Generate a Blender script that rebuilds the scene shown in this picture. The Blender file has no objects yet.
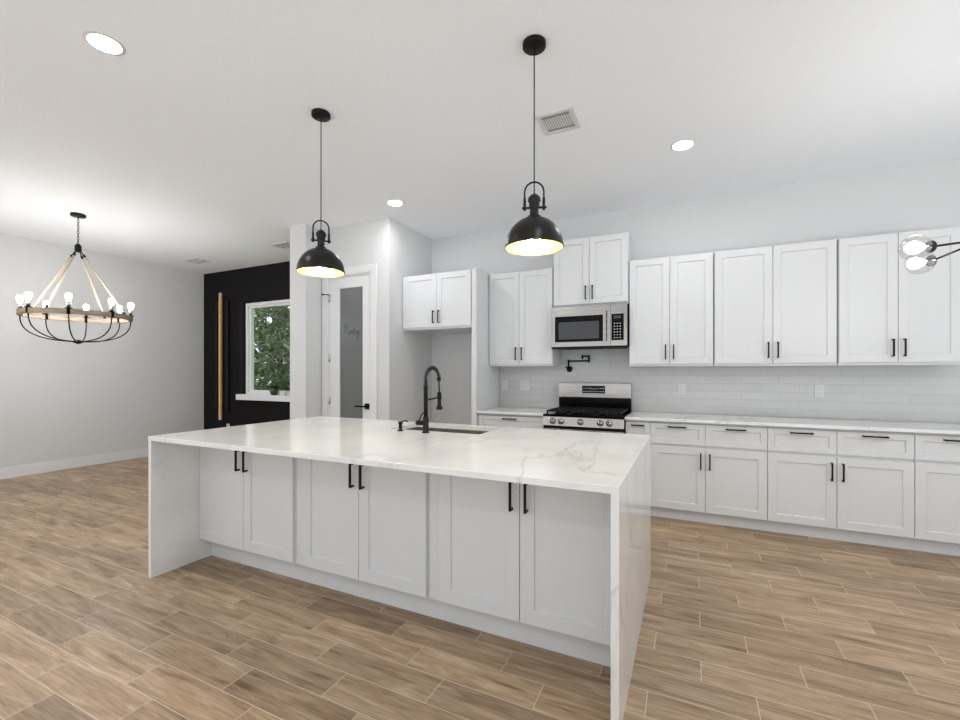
import bpy, bmesh, math, random
from mathutils import Vector, Matrix
random.seed(7)
C = bpy.context.scene.collection
PI = math.pi

# ------------------------------------------------------------------ camera
cam = bpy.data.cameras.new('camera')
cam_ob = bpy.data.objects.new('camera', cam); C.objects.link(cam_ob)
cam.sensor_width = 36.0; cam.sensor_fit = 'HORIZONTAL'
cam.lens = 438.0/960*36
cam.shift_y = 12.63/960
cam.clip_start = 0.05
cam_ob.location = (0, 0, 1.3246)
cam_ob.rotation_euler = (PI/2, 0, math.radians(25.466))
bpy.context.scene.camera = cam_ob

# ------------------------------------------------------------------ world / exposure
vs = bpy.context.scene.view_settings
vs.view_transform = 'Standard'; vs.look = 'None'; vs.gamma = 1.0; vs.use_curve_mapping = False
vs.exposure = 0.2
world = bpy.data.worlds.new('world'); bpy.context.scene.world = world
world.use_nodes = True
SKY_POWER, LOWER_FILL_POWER = 1.05, 1.75    # world light through the open sides: sky above, brighter lower half added for ceiling
wt = world.node_tree; bg = wt.nodes['Background']
_tc = wt.nodes.new('ShaderNodeTexCoord'); _sp = wt.nodes.new('ShaderNodeSeparateXYZ'); wt.links.new(_tc.outputs['Generated'], _sp.inputs[0])
_mr = wt.nodes.new('ShaderNodeMapRange'); _mr.inputs['From Min'].default_value = -.06; _mr.inputs['From Max'].default_value = .02
_mr.inputs['To Min'].default_value = LOWER_FILL_POWER; _mr.inputs['To Max'].default_value = SKY_POWER
wt.links.new(_sp.outputs[2], _mr.inputs['Value']); wt.links.new(_mr.outputs[0], bg.inputs[1])
bg.inputs[0].default_value = (0.915, 0.965, 1.0, 1)
sun = bpy.data.lights.new('sun', 'SUN'); sun.energy = 6.0; sun.angle = .02; sun.color = (1, .97, .9)
sun_ob = bpy.data.objects.new('sun', sun); C.objects.link(sun_ob)
sun_ob.rotation_euler = Vector((.46, .03, -.88)).to_track_quat('-Z', 'Y').to_euler()     # from the left over the roof: reaches the trees only
CAN_POWER = 155.0       # recessed lamps (emission)
BULB_POWER = 135.0      # dining chandelier bulbs
PEND_POWER = 230.0
GLOBE_POWER = 65.0

# ------------------------------------------------------------------ materials
def newmat(name):
    m = bpy.data.materials.new(name); m.use_nodes = True
    return m, m.node_tree.nodes, m.node_tree.links, m.node_tree.nodes['Principled BSDF']

def pbr(name, col, rough=.5, metal=0., spec=.5, bump=None, coat=0.):
    m, n, l, p = newmat(name)
    p.inputs['Base Color'].default_value = (*col, 1)
    p.inputs['Roughness'].default_value = rough
    p.inputs['Metallic'].default_value = metal
    p.inputs['Specular IOR Level'].default_value = spec
    p.inputs['Coat Weight'].default_value = coat
    if bump:
        sc, st = bump
        t = n.new('ShaderNodeTexNoise'); t.inputs['Scale'].default_value = sc; t.inputs['Detail'].default_value = 3
        g = n.new('ShaderNodeNewGeometry'); l.new(g.outputs['Position'], t.inputs['Vector'])
        b = n.new('ShaderNodeBump'); b.inputs['Strength'].default_value = st; b.inputs['Distance'].default_value = .01
        l.new(t.outputs['Fac'], b.inputs['Height']); l.new(b.outputs['Normal'], p.inputs['Normal'])
    return m

def emit(name, col, strength):
    m, n, l, p = newmat(name)
    p.inputs['Base Color'].default_value = (*col, 1)
    p.inputs['Emission Color'].default_value = (*col, 1)
    p.inputs['Emission Strength'].default_value = strength
    return m

def math_node(n, l, op, a, b=None, c=None):
    x = n.new('ShaderNodeMath'); x.operation = op
    for i, v in enumerate((a, b, c)):
        if v is None: continue
        if isinstance(v, (int, float)): x.inputs[i].default_value = v
        else: l.new(v, x.inputs[i])
    return x.outputs[0]

def mixc(n, l, fac, a, b, blend='MIX'):
    x = n.new('ShaderNodeMix'); x.data_type = 'RGBA'; x.blend_type = blend
    for s, v in ((x.inputs[0], fac), (x.inputs[6], a), (x.inputs[7], b)):
        if isinstance(v, (int, float)): s.default_value = v
        elif isinstance(v, tuple): s.default_value = (*v, 1)
        else: l.new(v, s)
    return x.outputs[2]

def ramp(n, l, fac, stops):
    r = n.new('ShaderNodeValToRGB')
    while len(r.color_ramp.elements) < len(stops): r.color_ramp.elements.new(.5)
    for e, (p, c) in zip(r.color_ramp.elements, stops):
        e.position = p; e.color = (*c, 1)
    l.new(fac, r.inputs[0]); return r.outputs[0]

def floor_material():
    m, n, l, p = newmat('wood_look_plank_tile')
    g = n.new('ShaderNodeNewGeometry'); s = n.new('ShaderNodeSeparateXYZ'); l.new(g.outputs['Position'], s.inputs[0])
    X, Y = s.outputs[0], s.outputs[1]
    PW, PL = .1525, .6
    yv = math_node(n, l, 'DIVIDE', math_node(n, l, 'SUBTRACT', Y, 2.1), PW)
    row = math_node(n, l, 'FLOOR', yv)
    fy = math_node(n, l, 'SUBTRACT', yv, row)
    xv = math_node(n, l, 'DIVIDE', math_node(n, l, 'ADD', math_node(n, l, 'SUBTRACT', X, .05), math_node(n, l, 'MULTIPLY', row, .1985)), PL)
    col = math_node(n, l, 'FLOOR', xv)
    fx = math_node(n, l, 'SUBTRACT', xv, col)
    ex = math_node(n, l, 'MULTIPLY', math_node(n, l, 'MINIMUM', fx, math_node(n, l, 'SUBTRACT', 1., fx)), PL)
    ey = math_node(n, l, 'MULTIPLY', math_node(n, l, 'MINIMUM', fy, math_node(n, l, 'SUBTRACT', 1., fy)), PW)
    e = math_node(n, l, 'MINIMUM', ex, ey)
    grout = math_node(n, l, 'LESS_THAN', e, .0018)
    idv = n.new('ShaderNodeCombineXYZ'); l.new(col, idv.inputs[0]); l.new(row, idv.inputs[1])
    wn = n.new('ShaderNodeTexWhiteNoise'); wn.noise_dimensions = '3D'; l.new(idv.outputs[0], wn.inputs['Vector'])
    rs = n.new('ShaderNodeSeparateColor'); l.new(wn.outputs['Color'], rs.inputs[0])
    off = n.new('ShaderNodeCombineXYZ')
    l.new(math_node(n, l, 'ADD', math_node(n, l, 'MULTIPLY', X, 1.6), math_node(n, l, 'MULTIPLY', rs.outputs[0], 40)), off.inputs[0])
    l.new(math_node(n, l, 'ADD', math_node(n, l, 'MULTIPLY', Y, 13), math_node(n, l, 'MULTIPLY', rs.outputs[1], 40)), off.inputs[1])
    t = n.new('ShaderNodeTexNoise'); t.inputs['Scale'].default_value = 1.3; t.inputs['Detail'].default_value = 7
    t.inputs['Roughness'].default_value = .62; t.inputs['Distortion'].default_value = .9
    l.new(off.outputs[0], t.inputs['Vector'])
    base = ramp(n, l, t.outputs['Fac'], [(.27, (.170, .104, .058)), (.42, (.325, .222, .137)), (.57, (.425, .303, .199)), (.74, (.57, .44, .315))])
    # fine grain
    o2 = n.new('ShaderNodeCombineXYZ')
    l.new(math_node(n, l, 'ADD', math_node(n, l, 'MULTIPLY', X, 5), math_node(n, l, 'MULTIPLY', rs.outputs[2], 30)), o2.inputs[0])
    l.new(math_node(n, l, 'MULTIPLY', Y, 150), o2.inputs[1])
    t2 = n.new('ShaderNodeTexNoise'); t2.inputs['Scale'].default_value = 1.; t2.inputs['Detail'].default_value = 3
    l.new(o2.outputs[0], t2.inputs['Vector'])
    fine = ramp(n, l, t2.outputs['Fac'], [(.3, (.70, .69, .67)), (.62, (1.10, 1.10, 1.10))])
    base = mixc(n, l, .8, base, fine, 'MULTIPLY')
    t4 = n.new('ShaderNodeTexNoise'); t4.inputs['Scale'].default_value = 3.2; t4.inputs['Detail'].default_value = 6; t4.inputs['Roughness'].default_value = .7
    t4.inputs['Distortion'].default_value = 1.6
    l.new(off.outputs[0], t4.inputs['Vector'])
    base = mixc(n, l, .55, base, ramp(n, l, t4.outputs['Fac'], [(.36, (.66, .63, .60)), (.47, (.96, .96, .96)), (.65, (1.14, 1.13, 1.12))]), 'MULTIPLY')
    # knots
    vo = n.new('ShaderNodeTexVoronoi'); vo.inputs['Scale'].default_value = .8
    l.new(off.outputs[0], vo.inputs['Vector'])
    knot = ramp(n, l, vo.outputs['Distance'], [(0.02, (.35, .3, .27)), (.13, (1, 1, 1))])
    base = mixc(n, l, .9, base, knot, 'MULTIPLY')
    tone = ramp(n, l, wn.outputs['Value'], [(0., (.82, .80, .79)), (.5, (1, 1, 1)), (1., (1.16, 1.15, 1.13))])
    base = mixc(n, l, 1., base, tone, 'MULTIPLY')
    final = mixc(n, l, grout, base, (.55, .47, .375))
    l.new(final, p.inputs['Base Color'])
    p.inputs['Roughness'].default_value = .42
    p.inputs['Specular IOR Level'].default_value = .35
    b = n.new('ShaderNodeBump'); b.inputs['Strength'].default_value = .25; b.inputs['Distance'].default_value = .003
    l.new(math_node(n, l, 'SUBTRACT', t2.outputs['Fac'], grout), b.inputs['Height']); l.new(b.outputs['Normal'], p.inputs['Normal'])
    return m

def quartz_material():
    m, n, l, p = newmat('white_veined_quartz')
    g = n.new('ShaderNodeNewGeometry')
    mp = n.new('ShaderNodeMapping'); mp.inputs['Rotation'].default_value = (.3, .5, .75); mp.inputs['Scale'].default_value = (1, .38, .7)
    l.new(g.outputs['Position'], mp.inputs['Vector'])
    t = n.new('ShaderNodeTexNoise'); t.inputs['Scale'].default_value = 1.5; t.inputs['Detail'].default_value = 5; t.inputs['Distortion'].default_value = .9
    l.new(mp.outputs[0], t.inputs['Vector'])
    d = math_node(n, l, 'ABSOLUTE', math_node(n, l, 'SUBTRACT', t.outputs['Fac'], .5))
    vein = ramp(n, l, d, [(0., (1, 1, 1)), (.006, (.4, .4, .4)), (.022, (0, 0, 0))])
    t2 = n.new('ShaderNodeTexNoise'); t2.inputs['Scale'].default_value = 1.1; t2.inputs['Detail'].default_value = 2
    l.new(g.outputs['Position'], t2.inputs['Vector'])
    fade = ramp(n, l, t2.outputs['Fac'], [(.38, (0, 0, 0)), (.56, (1, 1, 1))])
    f = math_node(n, l, 'MULTIPLY', math_node(n, l, 'MULTIPLY', vein, fade), .5)
    t3 = n.new('ShaderNodeTexNoise'); t3.inputs['Scale'].default_value = 3; t3.inputs['Detail'].default_value = 4
    l.new(g.outputs['Position'], t3.inputs['Vector'])
    base = ramp(n, l, t3.outputs['Fac'], [(.3, (.73, .725, .71)), (.6, (.80, .795, .785))])
    l.new(mixc(n, l, f, base, (.46, .42, .385)), p.inputs['Base Color'])
    p.inputs['Roughness'].default_value = .13
    return m

def tile_material():
    m, n, l, p = newmat('white_subway_tile')
    g = n.new('ShaderNodeNewGeometry'); s = n.new('ShaderNodeSeparateXYZ'); l.new(g.outputs['Position'], s.inputs[0])
    cb = n.new('ShaderNodeCombineXYZ'); l.new(s.outputs[0], cb.inputs[0]); l.new(math_node(n, l, 'SUBTRACT', s.outputs[2], .914), cb.inputs[1])
    b = n.new('ShaderNodeTexBrick'); l.new(cb.outputs[0], b.inputs['Vector'])
    b.offset = .5; b.inputs['Scale'].default_value = 1.
    b.inputs['Brick Width'].default_value = .305; b.inputs['Row Height'].default_value = .0765
    b.inputs['Mortar Size'].default_value = .0013; b.inputs['Mortar Smooth'].default_value = .3; b.inputs['Bias'].default_value = 0
    b.inputs['Color1'].default_value = (.535, .535, .53, 1); b.inputs['Color2'].default_value = (.565, .565, .56, 1)
    b.inputs['Mortar'].default_value = (.485, .485, .48, 1)
    l.new(b.outputs['Color'], p.inputs['Base Color'])
    p.inputs['Roughness'].default_value = .16
    t = n.new('ShaderNodeTexNoise'); t.inputs['Scale'].default_value = 14; l.new(g.outputs['Position'], t.inputs['Vector'])
    h = math_node(n, l, 'SUBTRACT', math_node(n, l, 'MULTIPLY', t.outputs['Fac'], .3), b.outputs['Fac'])
    bu = n.new('ShaderNodeBump'); bu.inputs['Strength'].default_value = .5; bu.inputs['Distance'].default_value = .004
    l.new(h, bu.inputs['Height']); l.new(bu.outputs['Normal'], p.inputs['Normal'])
    return m

def steel_material():
    m, n, l, p = newmat('brushed_stainless')
    g = n.new('ShaderNodeNewGeometry'); mp = n.new('ShaderNodeMapping'); mp.inputs['Scale'].default_value = (3, 3, 260)
    l.new(g.outputs['Position'], mp.inputs['Vector'])
    t = n.new('ShaderNodeTexNoise'); t.inputs['Scale'].default_value = 1.; l.new(mp.outputs[0], t.inputs['Vector'])
    l.new(ramp(n, l, t.outputs['Fac'], [(.3, (.34, .32, .30)), (.7, (.43, .405, .385))]), p.inputs['Base Color'])
    p.inputs['Metallic'].default_value = 1; p.inputs['Roughness'].default_value = .2
    return m

def thin_glass(name, tint=(1, 1, 1), gl=.05, fac=.55):
    m, n, l, p = newmat(name)
    out = n['Material Output']
    tr = n.new('ShaderNodeBsdfTransparent'); tr.inputs[0].default_value = (*tint, 1)
    go = n.new('ShaderNodeBsdfGlossy'); go.inputs['Roughness'].default_value = .02
    fr = n.new('ShaderNodeLayerWeight'); fr.inputs['Blend'].default_value = .35
    mx = n.new('ShaderNodeMixShader')
    l.new(math_node(n, l, 'ADD', math_node(n, l, 'MULTIPLY', fr.outputs['Facing'], fac), gl), mx.inputs[0])
    l.new(tr.outputs[0], mx.inputs[1]); l.new(go.outputs[0], mx.inputs[2]); l.new(mx.outputs[0], out.inputs[0])
    return m

def frosted_material():
    m, n, l, p = newmat('frosted_glass')
    out = n['Material Output']
    p.inputs['Base Color'].default_value = (.17, .185, .18, 1); p.inputs['Roughness'].default_value = .22
    tr = n.new('ShaderNodeBsdfTranslucent'); tr.inputs[0].default_value = (.5, .52, .51, 1)
    mx = n.new('ShaderNodeMixShader'); mx.inputs[0].default_value = .2
    l.new(p.outputs[0], mx.inputs[1]); l.new(tr.outputs[0], mx.inputs[2]); l.new(mx.outputs[0], out.inputs[0])
    return m

def leaf_material(name, a, b):
    m, n, l, p = newmat(name)
    g = n.new('ShaderNodeNewGeometry')
    l.new(ramp(n, l, g.outputs['Random Per Island'], [(0., a), (1., b)]), p.inputs['Base Color'])
    p.inputs['Roughness'].default_value = .6
    return m

def wood_material(name, a, b, sc=(40, 40, 3)):
    m, n, l, p = newmat(name)
    g = n.new('ShaderNodeNewGeometry'); mp = n.new('ShaderNodeMapping'); mp.inputs['Scale'].default_value = sc
    l.new(g.outputs['Position'], mp.inputs['Vector'])
    t = n.new('ShaderNodeTexNoise'); t.inputs['Scale'].default_value = 1.; t.inputs['Detail'].default_value = 4
    l.new(mp.outputs[0], t.inputs['Vector'])
    l.new(ramp(n, l, t.outputs['Fac'], [(.3, a), (.7, b)]), p.inputs['Base Color'])
    p.inputs['Roughness'].default_value = .55
    return m

M = dict(
    floor=floor_material(), quartz=quartz_material(), tile=tile_material(), steel=steel_material(),
    wall=pbr('white_wall_paint', (.645, .645, .645), .7, spec=.2, bump=(60, .05)),
    ceiling=pbr('white_ceiling_paint', (.90, .928, .96), .85, spec=.1, bump=(55, .16)),
    trim=pbr('white_trim_paint', (.74, .74, .74), .4, spec=.35),
    blackwall=pbr('black_wall_paint', (.008, .007, .0075), .6, spec=.12),
    cab=pbr('white_cabinet_paint', (.68, .683, .69), .35, spec=.4),
    black=pbr('matt_black_metal', (.006, .006, .0065), .42, spec=.18),
    bronze=pbr('dark_bronze_metal', (.010, .009, .0085), .33, spec=.25),
    gloss=pbr('black_glass', (.003, .003, .004), .07, spec=.12),
    iron=pbr('cast_iron', (.008, .008, .008), .5, spec=.25),
    screen=pbr('grey_oven_screen', (.05, .05, .056), .2, spec=.4),
    sinksteel=pbr('satin_sink_steel', (.44, .405, .37), .27, .95),
    chrome=pbr('chrome', (.75, .75, .75), .12, 1.),
    plate=pbr('white_plastic', (.66, .66, .655), .4),
    slot=pbr('dark_slot', (.05, .05, .05), .6),
    plategap=pbr('grey_gap', (.35, .35, .35), .6),
    lining=pbr('warm_gold_lining', (.34, .22, .055), .4),
    brass=pbr('pale_gold_metal', (.86, .53, .25), .35, .3),
    window=pbr('white_vinyl', (.78, .79, .80), .4),
    ring=wood_material('weathered_wood', (.24, .17, .11), (.44, .35, .26), (9, 9, 60)),
    rope=wood_material('tan_rope', (.42, .32, .22), (.60, .49, .37), (120, 120, 120)),
    pot=pbr('olive_glazed_pot', (.045, .055, .018), .3),
    soil=pbr('soil', (.04, .028, .02), .9),
    whitepot=pbr('white_glazed_pot', (.75, .75, .74), .3),
    bark=wood_material('bark', (.035, .028, .022), (.10, .085, .07), (12, 12, 2)),
    lawn=pbr('grass_ground', (.07, .11, .04), .9, bump=(40, .5)),
    leaf=leaf_material('tree_leaves', (.015, .035, .010), (.26, .38, .14)),
    leaf2=leaf_material('pine_leaves', (.025, .05, .025), (.32, .43, .24)),
    houseleaf=leaf_material('houseplant_leaves', (.018, .05, .015), (.09, .18, .05)),
    letter=pbr('etched_lettering', (.075, .08, .08), .5, spec=.2),
    button=pbr('pale_button_print', (.55, .55, .55), .5),
    can=emit('recessed_lamp_lens', (.97, .985, 1), CAN_POWER),
    bulb=emit('white_bulb', (1, .985, .965), BULB_POWER),
    pbulb=emit('warm_bulb', (1, .90, .72), PEND_POWER),
    gbulb=emit('bright_filament_bulb', (1, .98, .96), GLOBE_POWER),
    clear=thin_glass('clear_globe_glass', (.97, .97, .97), .04),
    pane=thin_glass('window_pane_glass', (.97, .98, .975), .01, .08),
    frost=frosted_material(),
    louver=pbr('white_louver', (.72, .72, .72), .5),
    ventdark=pbr('vent_duct_dark', (.30, .30, .30), .8),
)

# ------------------------------------------------------------------ geometry helpers
def box(bm, x0, x1, y0, y1, z0, z1, bev=0.):
    r = bmesh.ops.create_cube(bm, size=1)
    vs_ = r['verts']
    for v in vs_:
        v.co = Vector(((x0+x1)/2+v.co.x*(x1-x0), (y0+y1)/2+v.co.y*(y1-y0), (z0+z1)/2+v.co.z*(z1-z0)))
    if bev > 0:
        es = list({e for v in vs_ for e in v.link_edges})
        bmesh.ops.bevel(bm, geom=es, offset=bev, segments=2, profile=.6, affect='EDGES')
    return bm

def lathe(bm, prof, o=(0, 0, 0), ax=None, seg=32, cap0=True, cap1=True):
    """profile of (radius, height) spun about an axis through o"""
    R = Matrix.Identity(3) if ax is None else Vector((0, 0, 1)).rotation_difference(Vector(ax).normalized()).to_matrix()
    o = Vector(o); rings = []
    for r, h in prof:
        if r < 1e-6:
            rings.append([bm.verts.new(o+R@Vector((0, 0, h)))])
        else:
            rings.append([bm.verts.new(o+R@Vector((r*math.cos(2*PI*k/seg), r*math.sin(2*PI*k/seg), h))) for k in range(seg)])
    for a, b in zip(rings, rings[1:]):
        for k in range(seg):
            k2 = (k+1) % seg
            if len(a) == 1 and len(b) == 1: continue
            if len(a) == 1: f = [a[0], b[k2], b[k]]
            elif len(b) == 1: f = [a[k], a[k2], b[0]]
            else: f = [a[k], a[k2], b[k2], b[k]]
            fc = bm.faces.new(f); fc.smooth = True
    if cap0 and len(rings[0]) > 1: bm.faces.new(rings[0][::-1])
    if cap1 and len(rings[-1]) > 1: bm.faces.new(rings[-1])
    return bm

def cyl(bm, p0, p1, r, seg=20, r1=None):
    p0, p1 = Vector(p0), Vector(p1); d = p1-p0
    return lathe(bm, [(r, 0), (r if r1 is None else r1, d.length)], p0, d, seg)

def tube(bm, pts, r, seg=10, closed=False, squash=None):
    pts = [Vector(p) for p in pts]; n = len(pts)
    tang = []
    for i in range(n):
        a = pts[(i-1) % n] if (closed or i > 0) else pts[i]
        b = pts[(i+1) % n] if (closed or i < n-1) else pts[i]
        tang.append((b-a).normalized())
    t0 = tang[0]; up = Vector((0, 0, 1)) if abs(t0.z) < .9 else Vector((1, 0, 0))
    nrm = (up-t0*up.dot(t0)).normalized(); rings = []
    for i in range(n):
        t = tang[i]; nrm = (nrm-t*nrm.dot(t)).normalized(); bi = t.cross(nrm)
        rr = r[i] if isinstance(r, (list, tuple)) else r
        rings.append([bm.verts.new(pts[i]+(nrm*math.cos(2*PI*k/seg)+bi*math.sin(2*PI*k/seg))*rr) for k in range(seg)])
    m = n if closed else n-1
    for i in range(m):
        a, b = rings[i], rings[(i+1) % n]
        for k in range(seg):
            k2 = (k+1) % seg
            f = bm.faces.new([a[k], a[k2], b[k2], b[k]]); f.smooth = True
    if not closed:
        bm.faces.new(rings[0][::-1]); bm.faces.new(rings[-1])
    return bm

def shaker(bm, x0, x1, z0, z1, yb, t=.02, st=.062, rd=.009, step=.004):
    """a door or drawer front with a recessed flat panel, facing -Y"""
    yf = yb-t; e = .0015
    def loop(i, y, zi=None):
        zi = i if zi is None else zi
        return [bm.verts.new((x0+i, y, z0+zi)), bm.verts.new((x1-i, y, z0+zi)), bm.verts.new((x1-i, y, z1-zi)), bm.verts.new((x0+i, y, z1-zi))]
    L = [loop(0, yb), loop(0, yf+e), loop(e, yf), loop(st, yf), loop(st+step, yf+rd)]
    bm.faces.new(L[0][::-1])
    for a, b in zip(L, L[1:]):
        for k in range(4):
            bm.faces.new([a[k], a[(k+1) % 4], b[(k+1) % 4], b[k]])
    bm.faces.new(L[-1])
    return bm

def obj(name, bm, mat, parent=None, loc=None):
    me = bpy.data.meshes.new(name)
    bmesh.ops.recalc_face_normals(bm, faces=bm.faces)
    bm.to_mesh(me); bm.free()
    me.materials.append(M[mat])
    o = bpy.data.objects.new(name, me); C.objects.link(o)
    if parent is not None: o.parent = parent
    if loc is not None: o.location = loc
    return o

def tag(o, label, cat, group=None, kind=None):
    o['label'] = label; o['category'] = cat
    if group: o['group'] = group
    if kind: o['kind'] = kind
    return o

def thing(name, label, cat, loc=(0, 0, 0), group=None):
    o = bpy.data.objects.new(name, None); C.objects.link(o)
    o.empty_display_size = .05; o.location = loc
    return tag(o, label, cat, group)

def struct(name, bm, mat, label, cat, parent=None):
    o = obj(name, bm, mat, parent)
    if parent is None:
        tag(o, label, cat, kind='structure')
    return o

def B(): return bmesh.new()
def bx(*a, **k): return box(bmesh.new(), *a, **k)

# ------------------------------------------------------------------ room shell
ZC = 3.06; YB = 4.88; XW = -7.72; XR_ = 3.6; YF_ = -2.4
struct('floor', bx(XW-.15, XR_, YF_, YB+.15, -.12, 0), 'floor', 'brown wood look plank tile floor with pale grout', 'floor')
struct('ceiling', bx(XW-.15, XR_, YF_, YB+.15, ZC, ZC+.12), 'ceiling', 'flat white textured ceiling', 'ceiling')
struct('wall_left', bx(XW-.15, XW, YF_, YB+.15, 0, ZC), 'wall', 'plain white wall behind the ring chandelier', 'wall')
struct('wall_back', bx(-4.10, XR_, YB, YB+.15, 0, ZC), 'wall', 'white wall behind and above the kitchen cabinets', 'wall')
struct('wall_right', bx(XR_, XR_+.15, 4.0, YB+.15, 0, ZC), 'wall', 'white wall beyond the right end of the cabinets', 'wall')
# black accent wall with the window opening
WX0, WX1, WZ0, WZ1 = -6.652, -4.95, .968, 2.475
b = B()
box(b, XW, WX0, YB, YB+.15, 0, ZC); box(b, WX1, -4.10, YB, YB+.15, 0, ZC)
box(b, WX0, WX1, YB, YB+.15, 0, WZ0-.096); box(b, WX0, WX1, YB, YB+.15, WZ1, ZC)
struct('wall_dining', b, 'blackwall', 'black accent wall around the window', 'wall')
b = B(); box(b, XW, XW+.014, YF_, YB-.002, 0, .125); box(b, XW, XW+.010, YF_, YB-.002, .125, .14)
struct('baseboard_left', b, 'trim', 'white baseboard along the plain left wall', 'baseboard')
b = B(); box(b, XW+.016, -4.29, YB-.016, YB-.001, 0, .14)
struct('baseboard_dining', b, 'blackwall', 'black baseboard under the black accent wall', 'baseboard')

# pantry block
PX0, PX1, PY, PXR, PYF = -4.285, -4.03, 3.985, -3.022, 3.735
DX0, DX1, DZ = -3.925, -3.275, 2.475       # door opening
struct('wall_pantry_nib', bx(PX0, PX1, PYF, YB, 0, ZC), 'wall', 'white wall end left of the pantry door', 'wall')
b = B()
box(b, PX1, DX0, PY, PY+.12, 0, ZC); box(b, DX1, PXR, PY, PY+.12, 0, ZC); box(b, DX0, DX1, PY, PY+.12, DZ, ZC)
struct('wall_pantry_front', b, 'wall', 'white wall around the pantry door', 'wall')
struct('wall_pantry_side', bx(PXR-.12, PXR, PY+.12, YB, 0, ZC), 'wall', 'white wall side of the refrigerator nook', 'wall')

# pantry door: casing, slab, glass, lever, hinges, lettering
b = B()
cw = .085
for (x0, x1, z0, z1) in ((DX0-cw, DX0, 0, DZ+cw), (DX1, DX1+cw, 0, DZ+cw), (DX0, DX1, DZ, DZ+cw)):
    box(b, x0, x1, PY-.016, PY-.0005, z0, z1, .003)
box(b, DX0, DX0+.018, PY, PY+.12, 0, DZ); box(b, DX1-.018, DX1, PY, PY+.12, 0, DZ); box(b, DX0+.018, DX1-.018, PY, PY+.12, DZ-.018, DZ)
struct('trim_1', b, 'trim', 'white casing around the pantry door', 'trim')
GX0, GX1, GZ0, GZ1 = -3.765, -3.392, .26, 2.335
b = B()
s0, s1, zt = DX0+.021, DX1-.021, DZ-.021
for (x0, x1, z0, z1) in ((s0, GX0, .008, zt), (GX1, s1, .008, zt), (GX0, GX1, .008, GZ0), (GX0, GX1, GZ1, zt)):
    box(b, x0, x1, PY+.004, PY+.042, z0, z1)
door = struct('door_1', b, 'trim', 'white pantry door with a tall frosted glass panel', 'door')
obj('glass_panel', bx(GX0-.004, GX1+.004, PY+.018, PY+.026, GZ0-.004, GZ1+.004), 'frost', door)
b = B()
for (x0, x1, z0, z1) in ((GX0, GX0+.012, GZ0, GZ1), (GX1-.012, GX1, GZ0, GZ1), (GX0, GX1, GZ0, GZ0+.012), (GX0, GX1, GZ1-.012, GZ1)):
    box(b, x0, x1, PY+.006, PY+.0175, z0, z1)
obj('glazing_bead', b, 'trim', door)
b = B()
hx, hz = -3.335, .938
box(b, hx-.032, hx+.032, PY-.006, PY+.0035, hz-.032, hz+.032, .002)
cyl(b, (hx, PY-.005, hz), (hx, PY-.05, hz), .011)
box(b, hx-.135, hx+.012, PY-.06, PY-.044, hz-.010, hz+.010, .002)
h = obj('door_handle', b, 'black', door); h['label'] = 'black square lever handle'
for z in (.42, .99, 1.50, 2.22):
    b = B(); cyl(b, (DX0+.020, PY-.006, z-.045), (DX0+.020, PY-.006, z+.045), .007, 10)
    box(b, DX0+.004, DX0+.036, PY-.0015, PY+.003, z-.045, z+.045)
    obj('hinge', b, 'chrome', door)
b = B(); cyl(b, (DX0+.020, PY-.008, 2.262), (DX0-.03, PY-.05, 2.262), .006, 8); cyl(b, (DX0-.03, PY-.05, 2.262), (DX0-.045, PY-.062, 2.262), .011, 10)
obj('hinge_door_stop', b, 'black', door)
# cursive word on the glass
strokes = {
    'P': [[(.18, 1.0), (.12, .6), (.02, .05)], [(.0, .8), (.1, 1.0), (.32, 1.08), (.48, .92), (.42, .7), (.22, .58), (.1, .6)]],
    'a': [[(.30, .42), (.15, .45), (.02, .25), (.05, .05), (.18, .03), (.30, .3), (.28, .1), (.34, .02), (.44, .12)]],
    'n': [[(.0, .12), (.08, .42), (.04, .03), (.1, .28), (.2, .43), (.26, .35), (.22, .08), (.28, .02), (.38, .12)]],
    't': [[(.0, .12), (.14, .5), (.22, .85), (.1, .2), (.12, .04), (.2, .02), (.3, .12)], [(.02, .55), (.34, .6)]],
    'r': [[(.0, .12), (.08, .44), (.12, .36), (.24, .38), (.19, .1), (.25, .02), (.34, .12)]],
    'y': [[(.0, .12), (.07, .42), (.05, .1), (.14, .03), (.26, .2), (.33, .42), (.2, -.2), (.05, -.5), (-.06, -.42), (.1, -.18), (.46, .14)]],
}
def smooth(pts, k=6):
    out = []
    P_ = [Vector((*p, 0)) for p in pts]; P_ = [P_[0]]+P_+[P_[-1]]
    for i in range(1, len(P_)-2):
        p0, p1, p2, p3 = P_[i-1:i+3]
        for j in range(k):
            t = j/k
            out.append(.5*((2*p1)+(-p0+p2)*t+(2*p0-5*p1+4*p2-p3)*t*t+(-p0+3*p1-3*p2+p3)*t**3))
    out.append(P_[-2]); return out
b = B(); cx = 0.; sc_ = .105
for ch, adv in zip('Pantry', (.46, .42, .36, .29, .32, .4)):
    for st in strokes[ch]:
        tube(b, [(-3.69+(cx+p.x)*sc_, PY+.0165, 1.775+p.y*sc_) for p in smooth(st)], .0017, 5)
    cx += adv
obj('lettering', b, 'letter', door)

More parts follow.
